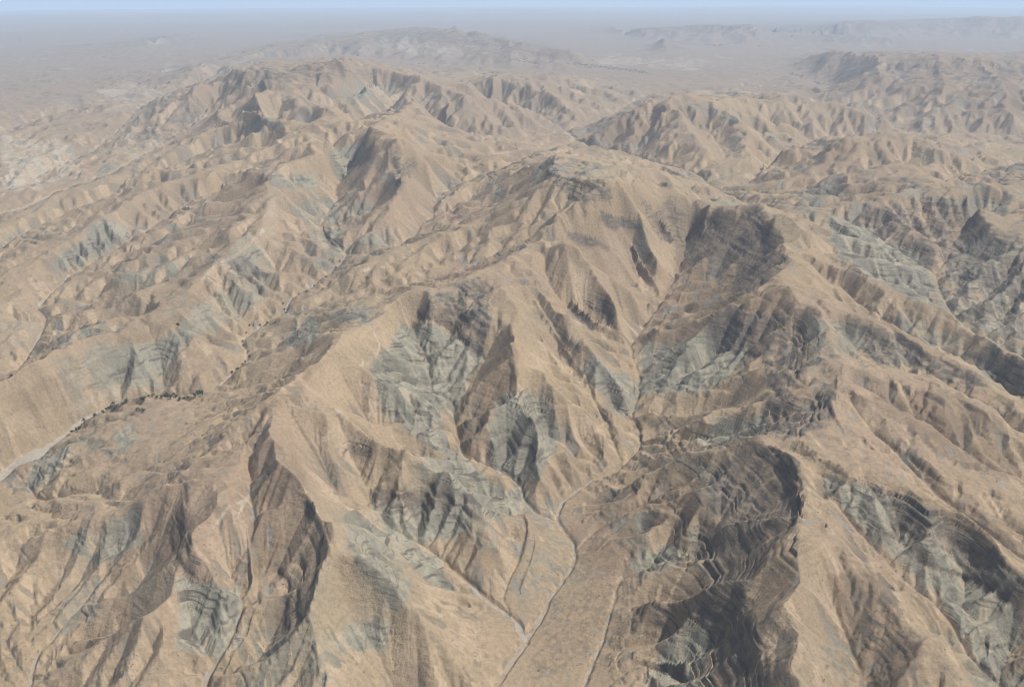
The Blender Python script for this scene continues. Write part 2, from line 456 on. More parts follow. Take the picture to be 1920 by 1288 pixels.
def survey_frame(hh):
    global PXw, PYw
    PX, PY = to_photo(Xg, Yg, hh - (Xg * Xg + Yg * Yg) / (2 * RE))
    wpx = 14 * fbm(Xg / Dg * 1000, Dg ** .5 * 14, 30, 3); wpy = 10 * fbm(Xg / Dg * 1000 + 300, Dg ** .5 * 14, 30, 3)
    PXw = (PX + wpx).astype(F); PYw = (PY + wpy).astype(F)
MW, MH, MS = 600, 420, 4.0                            # survey sheet, 4 photo px per cell, margin 240/200
def sheet(polys, blur=3):
    m = np.zeros((MH, MW), F)
    gx = (np.arange(MW) * MS - 240)[None]; gy = (np.arange(MH) * MS - 200)[:, None]
    for s in polys:
        v, _, t = s.partition('|')
        q = P(v); ins = np.zeros((MH, MW), bool)
        for (x0, y0), (x1, y1) in zip(q, np.roll(q, -1, 0)):
            if y0 == y1: continue
            c = ((y0 > gy) != (y1 > gy)) & (gx < (x1 - x0) * (gy - y0) / (y1 - y0) + x0)
            ins ^= c
        m = np.maximum(m, ins * float(t or 1))
    for _ in range(blur):
        p = np.pad(m, 1, mode='edge'); m = (p[:-2, 1:-1] + p[2:, 1:-1] + p[1:-1, :-2] + p[1:-1, 2:] + 2 * m) / 6
    i = np.clip(((PYw + 200) / MS).astype(int), 0, MH - 1); j = np.clip(((PXw + 240) / MS).astype(int), 0, MW - 1)
    return m[i, j]
survey_frame(hb)
soft = sheet(['-200,700 120,800 330,740 460,740 420,800 330,880 100,960 -200,1000', '980,1000 1060,960 1180,1060 1180,1200 1100,1300 900,1300|.9', '900,560 960,600 980,740 940,740 880,760|.6', '1440,1040 1560,1000 1660,1100 1800,1300 1460,1300|.75',
              '330,880 460,860 470,1000 420,1080 360,1060|.5', '520,760 620,740 700,830 660,900 600,1000 560,880|.6'], 5)
def erode(st, K, m, steps, a0, amax, crit, nfill, jit):
    global h
    D = Drain(st)
    c0 = h[::st, ::st].copy()
    fa = (np.clip(Dg[::st, ::st] / 4500, 0.8, 5) ** 1.15).ravel()      # far ground is kept to its larger valleys
    sc = (crit * scn[::st, ::st]).ravel()
    c1 = D.run(c0, K, m, steps, a0 * fa, amax * fa, sc, nfill, jit)
    h = h + (upsample(c1 - c0, st) if st > 1 else c1 - c0)
    print('erosion', st, time.time() - T0, float(np.abs(c1 - c0).mean()))
cp = (crest_id >= 0).astype(F); c_on = crest_id >= 0           # crests are held up by harder rock
for _ in range(60):
    p = np.pad(cp, 1, mode='edge'); cp = np.where(c_on, 1, 0.25 * (p[:-2, 1:-1] + p[2:, 1:-1] + p[1:-1, :-2] + p[1:-1, 2:]))
cp = cp * smooth(16000, 9000, Dg)
scn = np.clip(1 + 0.9 * fbm(Xg + 77, Yg + 5, 300, 3), 0.72, 1.6) * (1 + 0.8 * cp)
hard = np.clip(0.85 + 1.3 * fbm(Xg + 1234, Yg + 99, 1100, 2), 0.2, 1.6) * (1 - 0.8 * soft) * (1 - 0.75 * cp)      # rock hardness varies from slope to slope
erode(4, (0.040 * hard[::4, ::4]).ravel().astype(F), 0.5, 26, 3500, 4e5, 0.80, 160, 0.3)
def relift():
    # lift worn-down crests back to their surveyed height, valleys unchanged
    global h
    fix = cw > 0
    h = h + 0.92 * solve(np.where(fix, np.clip(np.where(valley, 0, hb - h), -5, 260), 0).astype(np.float64), fix.astype(np.float64), 30)
relift()
erode(2, (0.016 * hard[::2, ::2]).ravel().astype(F), 0.5, 8, 1500, 1e5, 0.85, 40, 0.2)

# ------------------------------------------------------------------ geology survey: outcrop areas traced on the ground
survey_frame(h)
SHALE = ['770,590 830,605 880,635 910,670 880,710 850,745 845,790 810,745 820,810 850,850 910,885 860,880 790,830 720,770 700,720 690,690 730,640',
 '935,745 985,750 1030,765 1050,830 1030,860 1000,900 965,895 905,860 920,800', '1105,655 1140,690 1190,710 1190,745 1165,780 1120,730 1095,695|1',
 '1200,640 1290,640 1340,600 1370,600 1400,660 1330,740 1260,740 1200,740 1195,680|.9', '1260,840 1340,795 1440,765 1450,800 1350,830|.9',
 '200,700 240,660 330,615 380,560 440,530 490,560 440,600 340,640 310,690 220,715|.75', '520,640 570,590 600,600 590,635 540,645', '630,600 660,575 700,575 690,605',
 '90,495 150,450 180,405 235,420 215,460 140,500', '110,1010 200,980 260,950 250,1020 190,1060 120,1030|.8', '330,1080 420,1110 450,1090 450,1180 400,1230 330,1220|.9', '480,1160 540,1180 560,1288 440,1300|.5', '120,1090 200,1080 180,1160 100,1180|.5', '640,960 720,1020 780,1100 740,1150 660,1060|.7', '560,1180 640,1190 640,1290 560,1290|.5', '250,1060 320,1040 330,1100 240,1180|.4', '760,860 840,880 880,930 800,900|.6', '1300,1130 1400,1120 1330,1220 1240,1210|.3',
 '700,950 760,1000 820,1050 860,1110 820,1100 740,1040 660,1000|.8', '640,1160 740,1160 720,1220 640,1220|.8', '690,930 850,930 880,960 850,1010 760,1010 710,970',
 '830,860 900,880 960,930 980,960 900,960 860,920|.8', '1280,1000 1330,960 1300,1040|.8', '1170,1060 1250,1010 1300,1040 1200,1090|.6', '1250,1200 1330,1180 1330,1300 1200,1300|.8',
 '1540,890 1620,900 1750,960 1900,1080 1920,1200 1850,1250 1740,1100 1640,1010 1560,930|.8', '1560,400 1640,430 1720,470 1750,520 1720,560 1620,510 1560,460|.9',
 '1780,450 1920,440 1920,640 1820,600 1770,520|.8', '490,310 590,320 600,350 520,345|.8', '400,480 470,440 520,480 500,560 440,560 390,560|.5', '0,900 110,830 130,850 90,900 30,930|.7',
 '210,810 250,785 260,830 220,860|.8', '540,380 600,360 640,380 640,470 600,470|.6', '620,290 670,265 690,300 640,350|.7', '820,340 860,340 850,370 815,380|.8', '640,150 760,160 760,200 640,190|.6',
 '540,1150 640,1000 590,1180 540,1260|.4', '1480,1250 1560,1200 1600,1288 1500,1300|.3']
ROCK = ['1330,595 1380,570 1500,600 1510,660 1480,740 1440,720 1430,640 1340,650', '1440,840 1490,880 1500,980 1430,1030 1400,1130 1330,1160 1300,1050 1310,900 1380,850|.9',
 '1300,1150 1390,1140 1420,1220 1440,1300 1360,1300', '1440,740 1560,735 1560,790 1480,820 1430,800', '1610,610 1680,625 1830,700 1850,730 1790,710 1700,690 1620,650',
 '1600,890 1760,950 1920,1090 1920,1130 1840,1080 1700,990', '1020,320 1140,350 1145,380 1090,400 1060,370', '1300,405 1430,390 1450,450 1480,490 1380,560 1290,500|.5',
 '1760,440 1920,430 1920,640 1800,580|.8', '545,860 580,900 605,980 612,1030 570,1165 530,1120 560,1000|.25', '325,960 350,930 350,1000 380,1075 330,1060|.5', '785,570 905,512 920,560 900,650 870,640 830,610|.8',
 '1180,370 1290,400 1280,470 1230,450|.6', '1520,400 1640,390 1800,370 1840,420 1760,500 1640,430|.6', '735,310 780,300 770,340 740,360|.8', '600,420 640,440 640,470 610,460|.8', '1090,560 1130,550 1160,610 1130,600|.6',
 '980,740 1060,770 1030,790 950,770|.5', '400,500 470,470 500,510 440,540|.5', '690,920 850,900 850,945 700,945|.7', '650,820 700,830 690,870 640,860|.5', '1580,980 1700,1120 1600,1080|.2', '1660,1080 1700,1200 1740,1288 1640,1288 1620,1180|.5',
 '250,250 300,215 370,190 380,215 310,265|.5', '1110,58 1300,46 1440,40 1620,43 1730,56 1500,62 1250,64|.7', '1480,68 1560,64 1780,76 1600,76|.7', '1205,90 1245,70 1300,88|.8', '1300,86 1350,80 1420,86|.8', '1490,118 1560,107 1830,105 1930,125 1920,150 1700,150 1560,160|.4', '440,112 560,90 700,60 800,50 870,58 1000,80 1120,110 900,85 760,75 640,90|.7', '150,82 300,68 420,68 300,80|.7', '1560,40 1750,36 1960,30 1960,50 1700,50|.6', '1150,215 1190,205 1250,190 1200,230|.5', '410,156 470,130 600,118 740,135 640,150 500,165|.6', '560,235 620,245 600,255|.5', '840,330 900,300 1000,310 960,330|.3']
BROWN = ['480,870 560,870 600,980 560,1010 480,1090 460,1000|.5', '860,800 960,600 970,720 920,760 900,860 860,840', '1300,405 1430,390 1480,490 1380,560 1260,600 1220,600', '1180,640 1260,610 1400,560 1460,530 1500,600 1300,650',
 '1140,930 1300,900 1480,860 1500,980 1300,1020 1180,1080 1090,1060|.9', '1640,740 1720,730 1900,850 1920,900 1800,870 1700,800', '1660,920 1800,930 1920,1000 1920,1040 1800,1000|.8', '1540,1080 1640,1070 1700,1180 1740,1288 1620,1288',
 '0,760 130,690 330,580 420,480 440,500 350,600 220,650 60,780|.6', '150,700 300,560 420,420 470,350 400,470 300,580|.5', '330,890 430,830 540,720 640,640 560,730 440,850|.7', '200,1040 330,960 350,1060 280,1130 220,1200|.6', '600,580 660,560 1000,460 1060,440 900,500|.5',
 '1600,560 1800,640 1780,660 1640,600|.7', '1700,720 1800,735 1880,800 1780,790|.6', '1420,280 1640,260 1700,300 1500,340|.6', '1500,350 1700,330 1800,340 1600,380|.6', '1040,1060 1180,1080 1100,1230 980,1288 1000,1200|.5', '1180,1100 1360,1080 1300,1200 1200,1180|.6',
 '620,660 560,720 520,800 570,880 540,900 490,840|.3', '860,280 1000,260 1000,300 880,320|.4', '420,200 560,200 640,240 500,260|.5', '1100,230 1180,205 1260,240 1200,290 1100,280|.7', '1500,110 1900,110 1920,230 1560,170|.7', '700,60 1000,70 1100,110 900,110|.7']
PALE = ['210,700 240,680 330,640 345,660 330,700 260,740 150,770 90,790|.5', '380,540 440,490 500,450 500,560 430,590|.4', '0,560 60,540 90,600 60,680 0,720|.4', '100,1060 160,1000 170,1080 130,1110|.5', '330,1170 450,1120 470,1200 400,1240|.5', '700,900 740,960 700,960|.5',
 '1220,1240 1290,1220 1290,1300 1180,1300|.8', '1300,840 1340,810 1320,850|.7', '0,240 120,260 160,330 40,360 0,350|.7', '180,160 300,150 300,200 160,210|.5', '340,120 460,110 520,140 420,150|.4', '660,60 760,62 820,85 800,100 680,90|.6', '760,70 900,80 880,100 780,105|.5', '1110,100 1380,115 1300,130 1120,120|.6',
 '240,230 320,210 300,290 200,310|.5', '560,900 640,940 720,1040 760,1160 700,1200 640,1080|.35', '1550,910 1640,960 1620,990|.6', '1640,1000 1740,1080 1720,1110|.5', '1060,660 1110,740 1070,740|.3', '500,360 520,350 530,430 470,480|.5', '0,700 0,860 60,780|.3']
st0 = h + 0.14 * Xg - 0.03 * Yg + 45 * fbm(Xg, Yg, 1900, 3)
bedn = perlin(st0 / 60 + 3.3, st0 * 0 + 0.37)
shale = np.clip(sheet(SHALE, 6) + 0.55 * smooth(0.05, 0.4, bedn) * smooth(-0.05, 0.35, fbm(Xg - 700, Yg, 1300, 2)) * smooth(20000, 9000, Dg), 0, 1); rock = sheet(ROCK, 4); brown = sheet(BROWN, 5); pale = sheet(PALE, 5)

relift()
erode(1, (0.022 + 0.05 * shale + 0.02 * pale).ravel().astype(F), 0.5, 4, 350, 3e4, 1.0, 12, 0.6)

# ------------------------------------------------------------------ looking up the ground seen at a photo position
PX, PY = to_photo(Xg, Yg, h - (Xg * Xg + Yg * Yg) / (2 * RE))
BW, BH = 1150, 780
pb = np.full((BH, BW), -1, np.int32)
bi = np.clip(((PY + 135) / 2).astype(int), 0, BH - 1)[::-1]; bj = np.clip(((PX + 190) / 2).astype(int), 0, BW - 1)[::-1]
pb[bi, bj] = np.arange(NY * NX, dtype=np.int32).reshape(NY, NX)[::-1]     # nearest ground wins
for di, dj in ((0, 1), (0, -1), (1, 0), (-1, 0)) * 3:
    pb = np.where(pb < 0, np.roll(pb, (di, dj), (0, 1)), pb)
def pick(px, py):
    k = pb[np.clip(((np.asarray(py) + 135) / 2).astype(int), 0, BH - 1), np.clip(((np.asarray(px) + 190) / 2).astype(int), 0, BW - 1)]
    return k // NX, k % NX
def dense(s, step=3.0):
    p = P(s); p = np.column_stack([p[:, :2], np.zeros(len(p))]); return catmull(p, step)[:, :2]
CLIFFS = """780,575 800,588 830,600 850,612 872,632 890,645 905,658 912,672|32
820,572 850,585 880,592 905,590|12
860,560 890,570 915,575|9
520,1050 530,1070 543,1080 545,1110 538,1150 540,1170 550,1180|20
560,1030 575,1060 565,1090 560,1120 565,1150 585,1165|15
578,930 585,955 595,965|12
604,1020 600,1060 590,1090|12
320,985 325,1010 335,1040 350,1062 368,1072|18
340,970 345,995|8
690,925 715,918 740,925 780,922|15
800,900 845,912|13
810,930 855,940|13
650,835 690,840|9
940,740 950,755 960,765|15
975,755 990,770|14
955,660 962,700 958,740|10
1115,555 1130,560 1145,590 1160,620|16
1035,570 1050,585|10
1050,660 1060,690 1080,702|15
1176,772 1195,795 1206,806|34
1160,882 1170,862|14
1120,768 1135,785 1150,792|14
1375,562 1378,580 1360,602 1345,612 1335,600|38
1330,640 1350,650 1390,655 1420,660 1440,672|24
1330,660 1345,682 1370,692|18
1440,680 1452,705 1456,730 1470,742|18
1480,690 1490,712 1500,722|12
1440,760 1446,790 1440,802|32
1470,762 1482,785|20
1555,750 1565,780 1576,798|18
1440,600 1470,615 1490,640|12
1460,850 1480,880 1493,920 1497,960 1490,985|22
1476,875 1486,930 1483,960|12
1392,1160 1405,1210 1412,1262|14
1250,1235 1255,1265|14
1280,1245 1285,1280|12
1640,930 1700,958 1760,988 1820,1020 1880,1068|20
1640,985 1700,1010 1760,1058 1850,1085 1925,1132|22
1530,880 1560,897 1600,900|10
1660,960 1720,990 1800,1040|14
1620,618 1680,650 1740,690 1800,722|18
1640,612 1720,650 1800,692|14
1660,640 1720,680 1780,715|12
1540,410 1600,440 1680,480|16
1640,400 1700,420 1760,442|18
1780,455 1840,480 1910,490|22
1790,510 1850,530 1915,560|20
1600,470 1660,500 1700,520|12
1030,325 1080,338 1140,350|30
1050,352 1085,375 1100,392|15
1120,395 1180,410 1235,432|18
1340,400 1345,430|15
1400,395 1420,430 1440,450|15
605,418 610,440 638,467|24
600,395 625,408 650,415|12
745,303 750,330 762,345|22
520,345 560,350 600,352|12
435,508 442,522|14
650,270 640,300|15
1620,900 1680,930|9
1690,850 1720,880 1760,940|12
1660,1075 1690,1110|10
1700,1140 1710,1180|10
240,255 290,235 360,215|12
250,275 300,255 350,235|12
1290,325 1310,335 1330,350|25
1050,430 1110,445 1160,470|10"""
dh = np.zeros((NY, NX), F)
CL = []
for ln in CLIFFS.split('\n'):
    pts, _, Hc = ln.partition('|')
    q = dense(pts)
    ci, cj = pick(q[:, 0], q[:, 1])
    cx = Xg[ci, cj].astype(float); cy = Yg[ci, cj].astype(float)
    lim = 6 * 3.0 * np.median(Dg[ci, cj]) / FPX + 10
    cut = np.nonzero(np.hypot(np.diff(cx), np.diff(cy)) > lim)[0] + 1
    for part in np.split(np.arange(len(cx)), cut):
        if len(part) >= 5: CL.append((ci[part], cj[part], cx[part], cy[part], float(Hc)))
for ci, cj, cx, cy, Hc in CL:
    k = np.ones(5) / 5
    if len(cx) > 8:
        cx[2:-2] = np.convolve(cx, k, 'valid'); cy[2:-2] = np.convolve(cy, k, 'valid')
    a, b_ = np.gradient(cx), np.gradient(cy); nl = np.hypot(a, b_) + 1e-6
    nx_, ny_ = -b_ / nl, a / nl
    R = 160.0; Hc = Hc * 0.75
    i0, i1 = max(0, ci.min() - 60), min(NY, ci.max() + 60); j0, j1 = max(0, cj.min() - 60), min(NX, cj.max() + 60)
    gx0 = Xg[i0:i1, j0:j1]; gy0 = Yg[i0:i1, j0:j1]
    bx = gx0 + 9 * fbm(gx0, gy0, 45, 3); by = gy0 + 9 * fbm(gx0 + 50, gy0, 45, 3)
    best = np.full(bx.shape, 1e9); sd = np.zeros(bx.shape); tt = np.zeros(bx.shape)
    for n in range(len(cx)):
        dx, dy = bx - cx[n], by - cy[n]
        d2 = dx * dx + dy * dy
        m = d2 < best
        best = np.where(m, d2, best); sd = np.where(m, dx * nx_[n] + dy * ny_[n], sd); tt = np.where(m, n / (len(cx) - 1), tt)
    hh = h[i0:i1, j0:j1]; Hc = min(Hc, 24) * 0.8
    if not (((best < 70 ** 2) & (sd < -15)).any() and ((best < 70 ** 2) & (sd > 15)).any()): continue
    side = np.sign(np.mean(hh[(best < 70 ** 2) & (sd < -15)]) - np.mean(hh[(best < 70 ** 2) & (sd > 15)]))
    sd = sd * side
    endf = smooth(0, .12, tt) * smooth(1, .88, tt) * smooth(1.0, 0.8, np.sqrt(best) / (np.abs(sd) + 25))
    prof = smooth(-1, 5, sd) * smooth(55, 8, sd) + 0.22 * smooth(-40, -3, sd) * np.where(sd < 1, -1, 0)
    dh[i0:i1, j0:j1] = np.maximum(dh[i0:i1, j0:j1], Hc * endf * np.maximum(prof, 0))
h = h - dh
print('cliffs', time.time() - T0)

# ------------------------------------------------------------------ nearest dry river / gully line, for beds and banks
NR = int(np.searchsorted(yarr, 16000))
WID = np.zeros((NY, NX), F)                         # half width of the bed, metres
def bedwidth(s, keys):
    X, Y, Z = world_line(P(s))
    ii, jj, ww = raster(X, Y, np.interp(np.linspace(0, 1, len(X)), *keys))
    WID[ii, jj] = np.maximum(WID[ii, jj], ww)
bedwidth(R1, ([0, .1, .3, .45, .6, 1], [9, 9, 8, 5, 3, 2]))
bedwidth(R2, ([0, .1, .2, .35, .5, .7, 1], [75, 66, 46, 18, 10, 5, 2]))
bedwidth(VW, ([0, .3, 1], [4, 4, 2]))
bedwidth(VC, ([0, .3, .6, 1], [7, 6, 3, 1]))
bedwidth(VAs, ([0, .4, 1], [6, 4, 1]))
bedwidth(VL1, ([0, .3, .6, 1], [8, 5, 3, 1]))
bedwidth(VB1, ([0, .5, 1], [7, 4, 1]))
bedwidth(VB2, ([0, .4, 1], [8, 4, 1]))
bedwidth(VS, ([0, .4, 1], [5, 3, 1]))
bedwidth(VFa, ([0, .5, 1], [30, 12, 3])); bedwidth(VLL, ([0, .6, 1], [25, 14, 3])); bedwidth(VG, ([0, .5, 1], [25, 8, 3]))
WID = np.where(valley & (WID == 0), 1.5, WID)
near_i = np.where(valley[:NR], np.arange(NR * NX).reshape(NR, NX), -1)
dist = np.where(near_i >= 0, 0, 1e9).astype(F)
Xf, Yf = Xg[:NR].ravel(), Yg[:NR].ravel()
for step in (16, 8, 4, 2, 1, 1):
    for di, dj in OFF:
        q = np.full((NR, NX), -1, near_i.dtype)
        a0, a1 = max(0, -di * step), min(NR, NR - di * step); b0, b1 = max(0, -dj * step), min(NX, NX - dj * step)
        q[a0:a1, b0:b1] = near_i[a0 + di * step:a1 + di * step, b0 + dj * step:b1 + dj * step]
        qq = np.maximum(q, 0)
        d = np.where(q >= 0, np.hypot(Xf[qq] - Xg[:NR], Yf[qq] - Yg[:NR]), 1e9)
        m = d < dist
        dist = np.where(m, d, dist).astype(F); near_i = np.where(m, q, near_i)
nq = np.maximum(near_i, 0)
wq = WID.ravel()[nq] * np.clip(1 + 1.1 * fbm(Xg[:NR], Yg[:NR], 170, 3), 0.35, 2)
zq = hb.ravel()[nq]
bed = np.zeros((NY, NX), F)
bed[:NR] = np.where(dist < 1e8, smooth(wq * 1.25 + 2, wq * 0.8 - 1, dist), 0) * smooth(2.2, 4, WID.ravel()[nq])
chan = np.zeros((NY, NX), F)
chan[:NR] = np.where(dist < 1e8, smooth(wq * 1.2 + 6, wq * 0.9, dist), 0)
hn = h[:NR]
hn = np.where(dist < 1e8, hn + (zq - hn) * smooth(wq * 2.0 + 6, wq, dist), hn)
# valley fill lies a few metres above the incised channel
hn = hn - chan[:NR] * np.clip(0.8 * wq + 4, 0, 13) * smooth(60, 20, wq)
hn = hn + 1.2 * bed[:NR] * fbm(Xg[:NR], Yg[:NR], 40, 2)
h[:NR] = hn
print('beds', time.time() - T0)

# ------------------------------------------------------------------ bedding: resistant layers stand out as ledges
for _ in range(4):
    ga, gb = np.gradient(h); sl_ = np.sqrt((gb / cell) ** 2 + (ga / np.gradient(yarr)[:, None].astype(F)) ** 2)
    p = np.pad(h, 1, mode='edge'); sm_ = (p[:-2, 1:-1] + p[2:, 1:-1] + p[1:-1, :-2] + p[1:-1, 2:] + p[:-2, :-2] + p[2:, 2:] + p[:-2, 2:] + p[2:, :-2]) / 8
    h = h + (sm_ - h) * 0.8 * smooth(0.95, 1.5, sl_)
strat = h + 0.14 * Xg - 0.03 * Yg + 45 * fbm(Xg, Yg, 1900, 3) + 5 * fbm(Xg, Yg, 160, 2)
strat = (strat + 10 * np.sin(strat / 26) + 5 * np.sin(strat / 10.3)).astype(F)
gy_, gx_ = np.gradient(h)
sx = gx_ / cell; sy = gy_ / dyr[:, None] if 'dyr' in globals() else gy_ / np.gradient(yarr)[:, None].astype(F)
slope = np.sqrt(sx * sx + sy * sy)
# more rock, brown and shale colour on left-facing slopes than on right-facing ones
left_facing = smooth(0.12, 0.5, sx) * np.clip(0.65 + 1.1 * fbm(Xg + 40, Yg - 70, 600, 3), 0, 1.1) * smooth(0.25, 0.45, slope) * (1 - bed) * (0.35 + 0.65 * smooth(-900, 500, Xg))
rock = np.clip(rock + 0.36 * left_facing, 0, 1); brown = np.clip(brown + 0.65 * left_facing * np.clip(0.6 + fbm(Xg - 900, Yg, 450, 2), 0, 1), 0, 1.1)
shale = np.clip(shale + 0.45 * left_facing * smooth(0.0, 0.45, fbm(Xg + 3000, Yg, 900, 2)), 0, 1)
along = perlin(Xg * 0.006 + Yg * 0.002, strat * 0.055) + 0.6 * perlin(Xg * 0.016, strat * 0.11 + 40)      # each bed crops out here and there along its length
expo = (0.22 + 0.4 * np.clip(fbm(Xg + 300, Yg, 700, 3), -0.4, 0.6)) * smooth(0.25, 0.5, slope) * (1 - bed)
lm = np.clip(rock * 1.05 + 0.30 * shale + expo, 0, 1) * smooth(-0.25, 0.3, along)
def terrace(s, T, k, seed):
    w = s / T
    n = np.floor(w); f = w - n
    r = np.sin(n * 127.1 + seed) * 43758.5453; r = r - np.floor(r)          # some beds are harder than others
    kk = k + 0.08 * (r - 0.5)
    a = 0.25 + 0.75 * r
    return (T * a * (np.where(f < kk, f * (0.30 / kk), 0.30 + (f - kk) * 0.70 / (1 - kk)) - f)).astype(F), smooth(kk - 0.05, kk + 0.02, f) * a
fadeD = smooth(14000, 6000, Dg)
t1, r1 = terrace(strat, 30.0, 0.87, 1.0); t2, r2 = terrace(strat + 9, 12.0, 0.76, 2.0)
h = h + lm * (0.85 * t1 + 0.4 * t2 * fadeD)
riser = np.clip(r1 + 0.6 * r2, 0, 1) * np.clip(lm * 1.6, 0, 1)
z = h - (Xg.astype(np.float64) ** 2 + Yg.astype(np.float64) ** 2) / (2 * RE)

# ------------------------------------------------------------------ run-off: streaks of wash down the slopes, drainage lines
D1 = Drain(1)
rcv, _ = D1.receivers(h + 1.5 * rng.randn(NY, NX).astype(F))
rcv = rcv.ravel()
flow = D1.accumulate(rcv, 8)
flow = smooth(7.0, 10.5, np.log(flow + 1)).reshape(NY, NX)
sk = rng.randn(NY * NX).astype(F); rr = rcv
for k in range(5):
    sk = 0.5 * (sk + sk[rr]); rr = rr[rr]
sk = sk.reshape(NY, NX); 
p = np.pad(sk, 1, mode='edge'); sk = 0.5 * sk + 0.125 * (p[:-2, 1:-1] + p[2:, 1:-1] + p[1:-1, :-2] + p[1:-1, 2:])
streak = np.clip(0.5 + 0.22 * sk / sk.std(), 0, 1)
def line_mask(lines, wpx=1.0):
    m = np.zeros((NY, NX), F)
    for s in lines:
        q = dense(s, 1.0); ci, cj = pick(q[:, 0], q[:, 1])
        x = Xg[ci, cj].astype(float); y = Yg[ci, cj].astype(float)
        k = np.ones(7) / 7
        if len(x) > 12: x[3:-3] = np.convolve(x, k, 'valid'); y[3:-3] = np.convolve(y, k, 'valid')
        ii, jj, _ = raster(x, y, x * 0)
        m[ii, jj] = 1
    p = np.pad(m, 1); return np.clip(m + 0.35 * (p[:-2, 1:-1] + p[2:, 1:-1] + p[1:-1, :-2] + p[1:-1, 2:]), 0, 1)
PALE_BEDS = ['690,605 700,620 712,650 700,672 672,690 670,712 690,735 680,745', '715,625 728,655 718,690 700,715 695,730', '560,715 600,745 640,780 680,810 715,835 760,868', '605,822 630,800 642,782', '605,828 640,812 672,803',
  '127,710 170,675 214,644', '378,527 400,500 440,480 470,455 494,430', '640,520 660,510 720,500', '440,980 460,940 468,925', '400,990 430,950 465,938', '600,905 615,930 640,940', '350,1180 400,1165 440,1160', '95,600 88,590 72,575 90,555 130,522',
  '1160,1022 1170,1040 1190,1060', '960,455 975,470 1000,480', '690,745 705,760 690,780 700,800']
pale_line = line_mask(PALE_BEDS) * (0.5 + 0.5 * np.clip(1 + 2 * fbm(Xg, Yg, 60, 2), 0, 1))
pale = np.clip(pale + 0.8 * pale_line, 0, 1.4)

# ------------------------------------------------------------------ mesh
verts = np.stack([Xg, Yg, z], -1).reshape(-1, 3).astype(F) * F(SC)
def grid_mesh(name, fi, fj):
    a = fi * NX + fj
    f = np.stack([a, a + 1, a + NX + 1, a + NX], -1).astype(np.int32)
    used, inv = np.unique(f.ravel(), return_inverse=True)
    me = bpy.data.meshes.new(name)
    n = len(fi)
    me.vertices.add(len(used)); me.vertices.foreach_set('co', verts[used].ravel())
    me.loops.add(4 * n); me.loops.foreach_set('vertex_index', inv.astype(np.int32))
    me.polygons.add(n)
    me.polygons.foreach_set('loop_start', np.arange(0, 4 * n, 4, dtype=np.int32))
    me.polygons.foreach_set('loop_total', np.full(n, 4, np.int32))
    me.polygons.foreach_set('use_smooth', np.ones(n, bool))
    me.update(calc_edges=True)
    return me, used

def node_mat(name):
    m = bpy.data.materials.new(name); m.use_nodes = True
    nt = m.node_tree; nt.nodes.clear()
    return m, nt
class NT:
    """tiny helper to wire shader nodes"""
    def __init__(self, nt): self.nt = nt
    def n(self, t, **kw):
        x = self.nt.nodes.new(t)
        for k, v in kw.items():
            if k.startswith('i_'):
                key = k[2:]; key = int(key) if key.isdigit() else key.replace('_', ' ')
                self.put(x.inputs[key], v)
            else: setattr(x, k, v)
        return x
    def put(self, s, v):
        if isinstance(v, bpy.types.NodeSocket): self.nt.links.new(v, s)
        elif isinstance(v, tuple) and s.type == 'RGBA': s.default_value = (*v, 1)
        else: s.default_value = v
    def math(self, op, a, b=0.0, c=0.0, clamp=False):
        x = self.n('ShaderNodeMath', operation=op, use_clamp=clamp)
        for k, v in enumerate((a, b, c)): self.put(x.inputs[k], v)
        return x.outputs[0]
    def noise(self, vec, scale, detail=4, rough=0.55):
        x = self.n('ShaderNodeTexNoise', noise_dimensions='3D'); self.put(x.inputs['Vector'], vec)
        x.inputs['Scale'].default_value = scale; x.inputs['Detail'].default_value = detail; x.inputs['Roughness'].default_value = rough
        return x.outputs[0]
    def step(self, v, a, b, lo=0.0, hi=1.0):
        x = self.n('ShaderNodeMapRange', interpolation_type='SMOOTHSTEP'); self.put(x.inputs[0], v)
        for k, q in zip((1, 2, 3, 4), (a, b, lo, hi)): x.inputs[k].default_value = q
        return x.outputs[0]
    def mix(self, f, a, b, blend='MIX'):
        x = self.n('ShaderNodeMix', data_type='RGBA', blend_type=blend)
        self.put(x.inputs[0], f); self.put(x.inputs[6], a); self.put(x.inputs[7], b)
        return x.outputs[2]

mat, nt = node_mat('desert_ground')
g = NT(nt)
A = g.n('ShaderNodeAttribute', attribute_name='geo_a'); B = g.n('ShaderNodeAttribute', attribute_name='geo_b')
sepA = g.n('ShaderNodeSeparateColor', i_0=A.outputs['Color']); sepB = g.n('ShaderNodeSeparateColor', i_0=B.outputs['Color'])
shale_, rock_, bed_ = sepA.outputs; strat_ = A.outputs['Alpha']
pale_, brown_, riser_ = sepB.outputs; slope_ = B.outputs['Alpha']
pos = g.n('ShaderNodeNewGeometry').outputs['Position']
Cc = g.n('ShaderNodeAttribute', attribute_name='geo_c')
flow_, streak_, cliff_ = g.n('ShaderNodeSeparateColor', i_0=Cc.outputs['Color']).outputs
big = g.noise(pos, 0.05, 4); mid = g.noise(pos, 0.35, 5, 0.6); fine = g.noise(pos, 6.0, 4, 0.6); speck = g.noise(pos, 22.0, 3, 0.7)
sv = g.n('ShaderNodeCombineXYZ', i_2=strat_).outputs[0]
warp = g.n('ShaderNodeVectorMath', operation='MULTIPLY_ADD', i_0=pos, i_1=(0.02, 0.02, 0.0), i_2=sv).outputs[0]
band = g.noise(warp, 34.0, 3, 0.6); band2 = g.noise(warp, 72.0, 2, 0.6)
stk = g.math('SUBTRACT', streak_, 0.5)
nz = g.math('SUBTRACT', mid, 0.5)
edge_n = g.math('ADD', g.math('MULTIPLY', nz, 0.8), g.math('MULTIPLY', stk, 0.9))
huge = g.noise(pos, 0.012, 3)
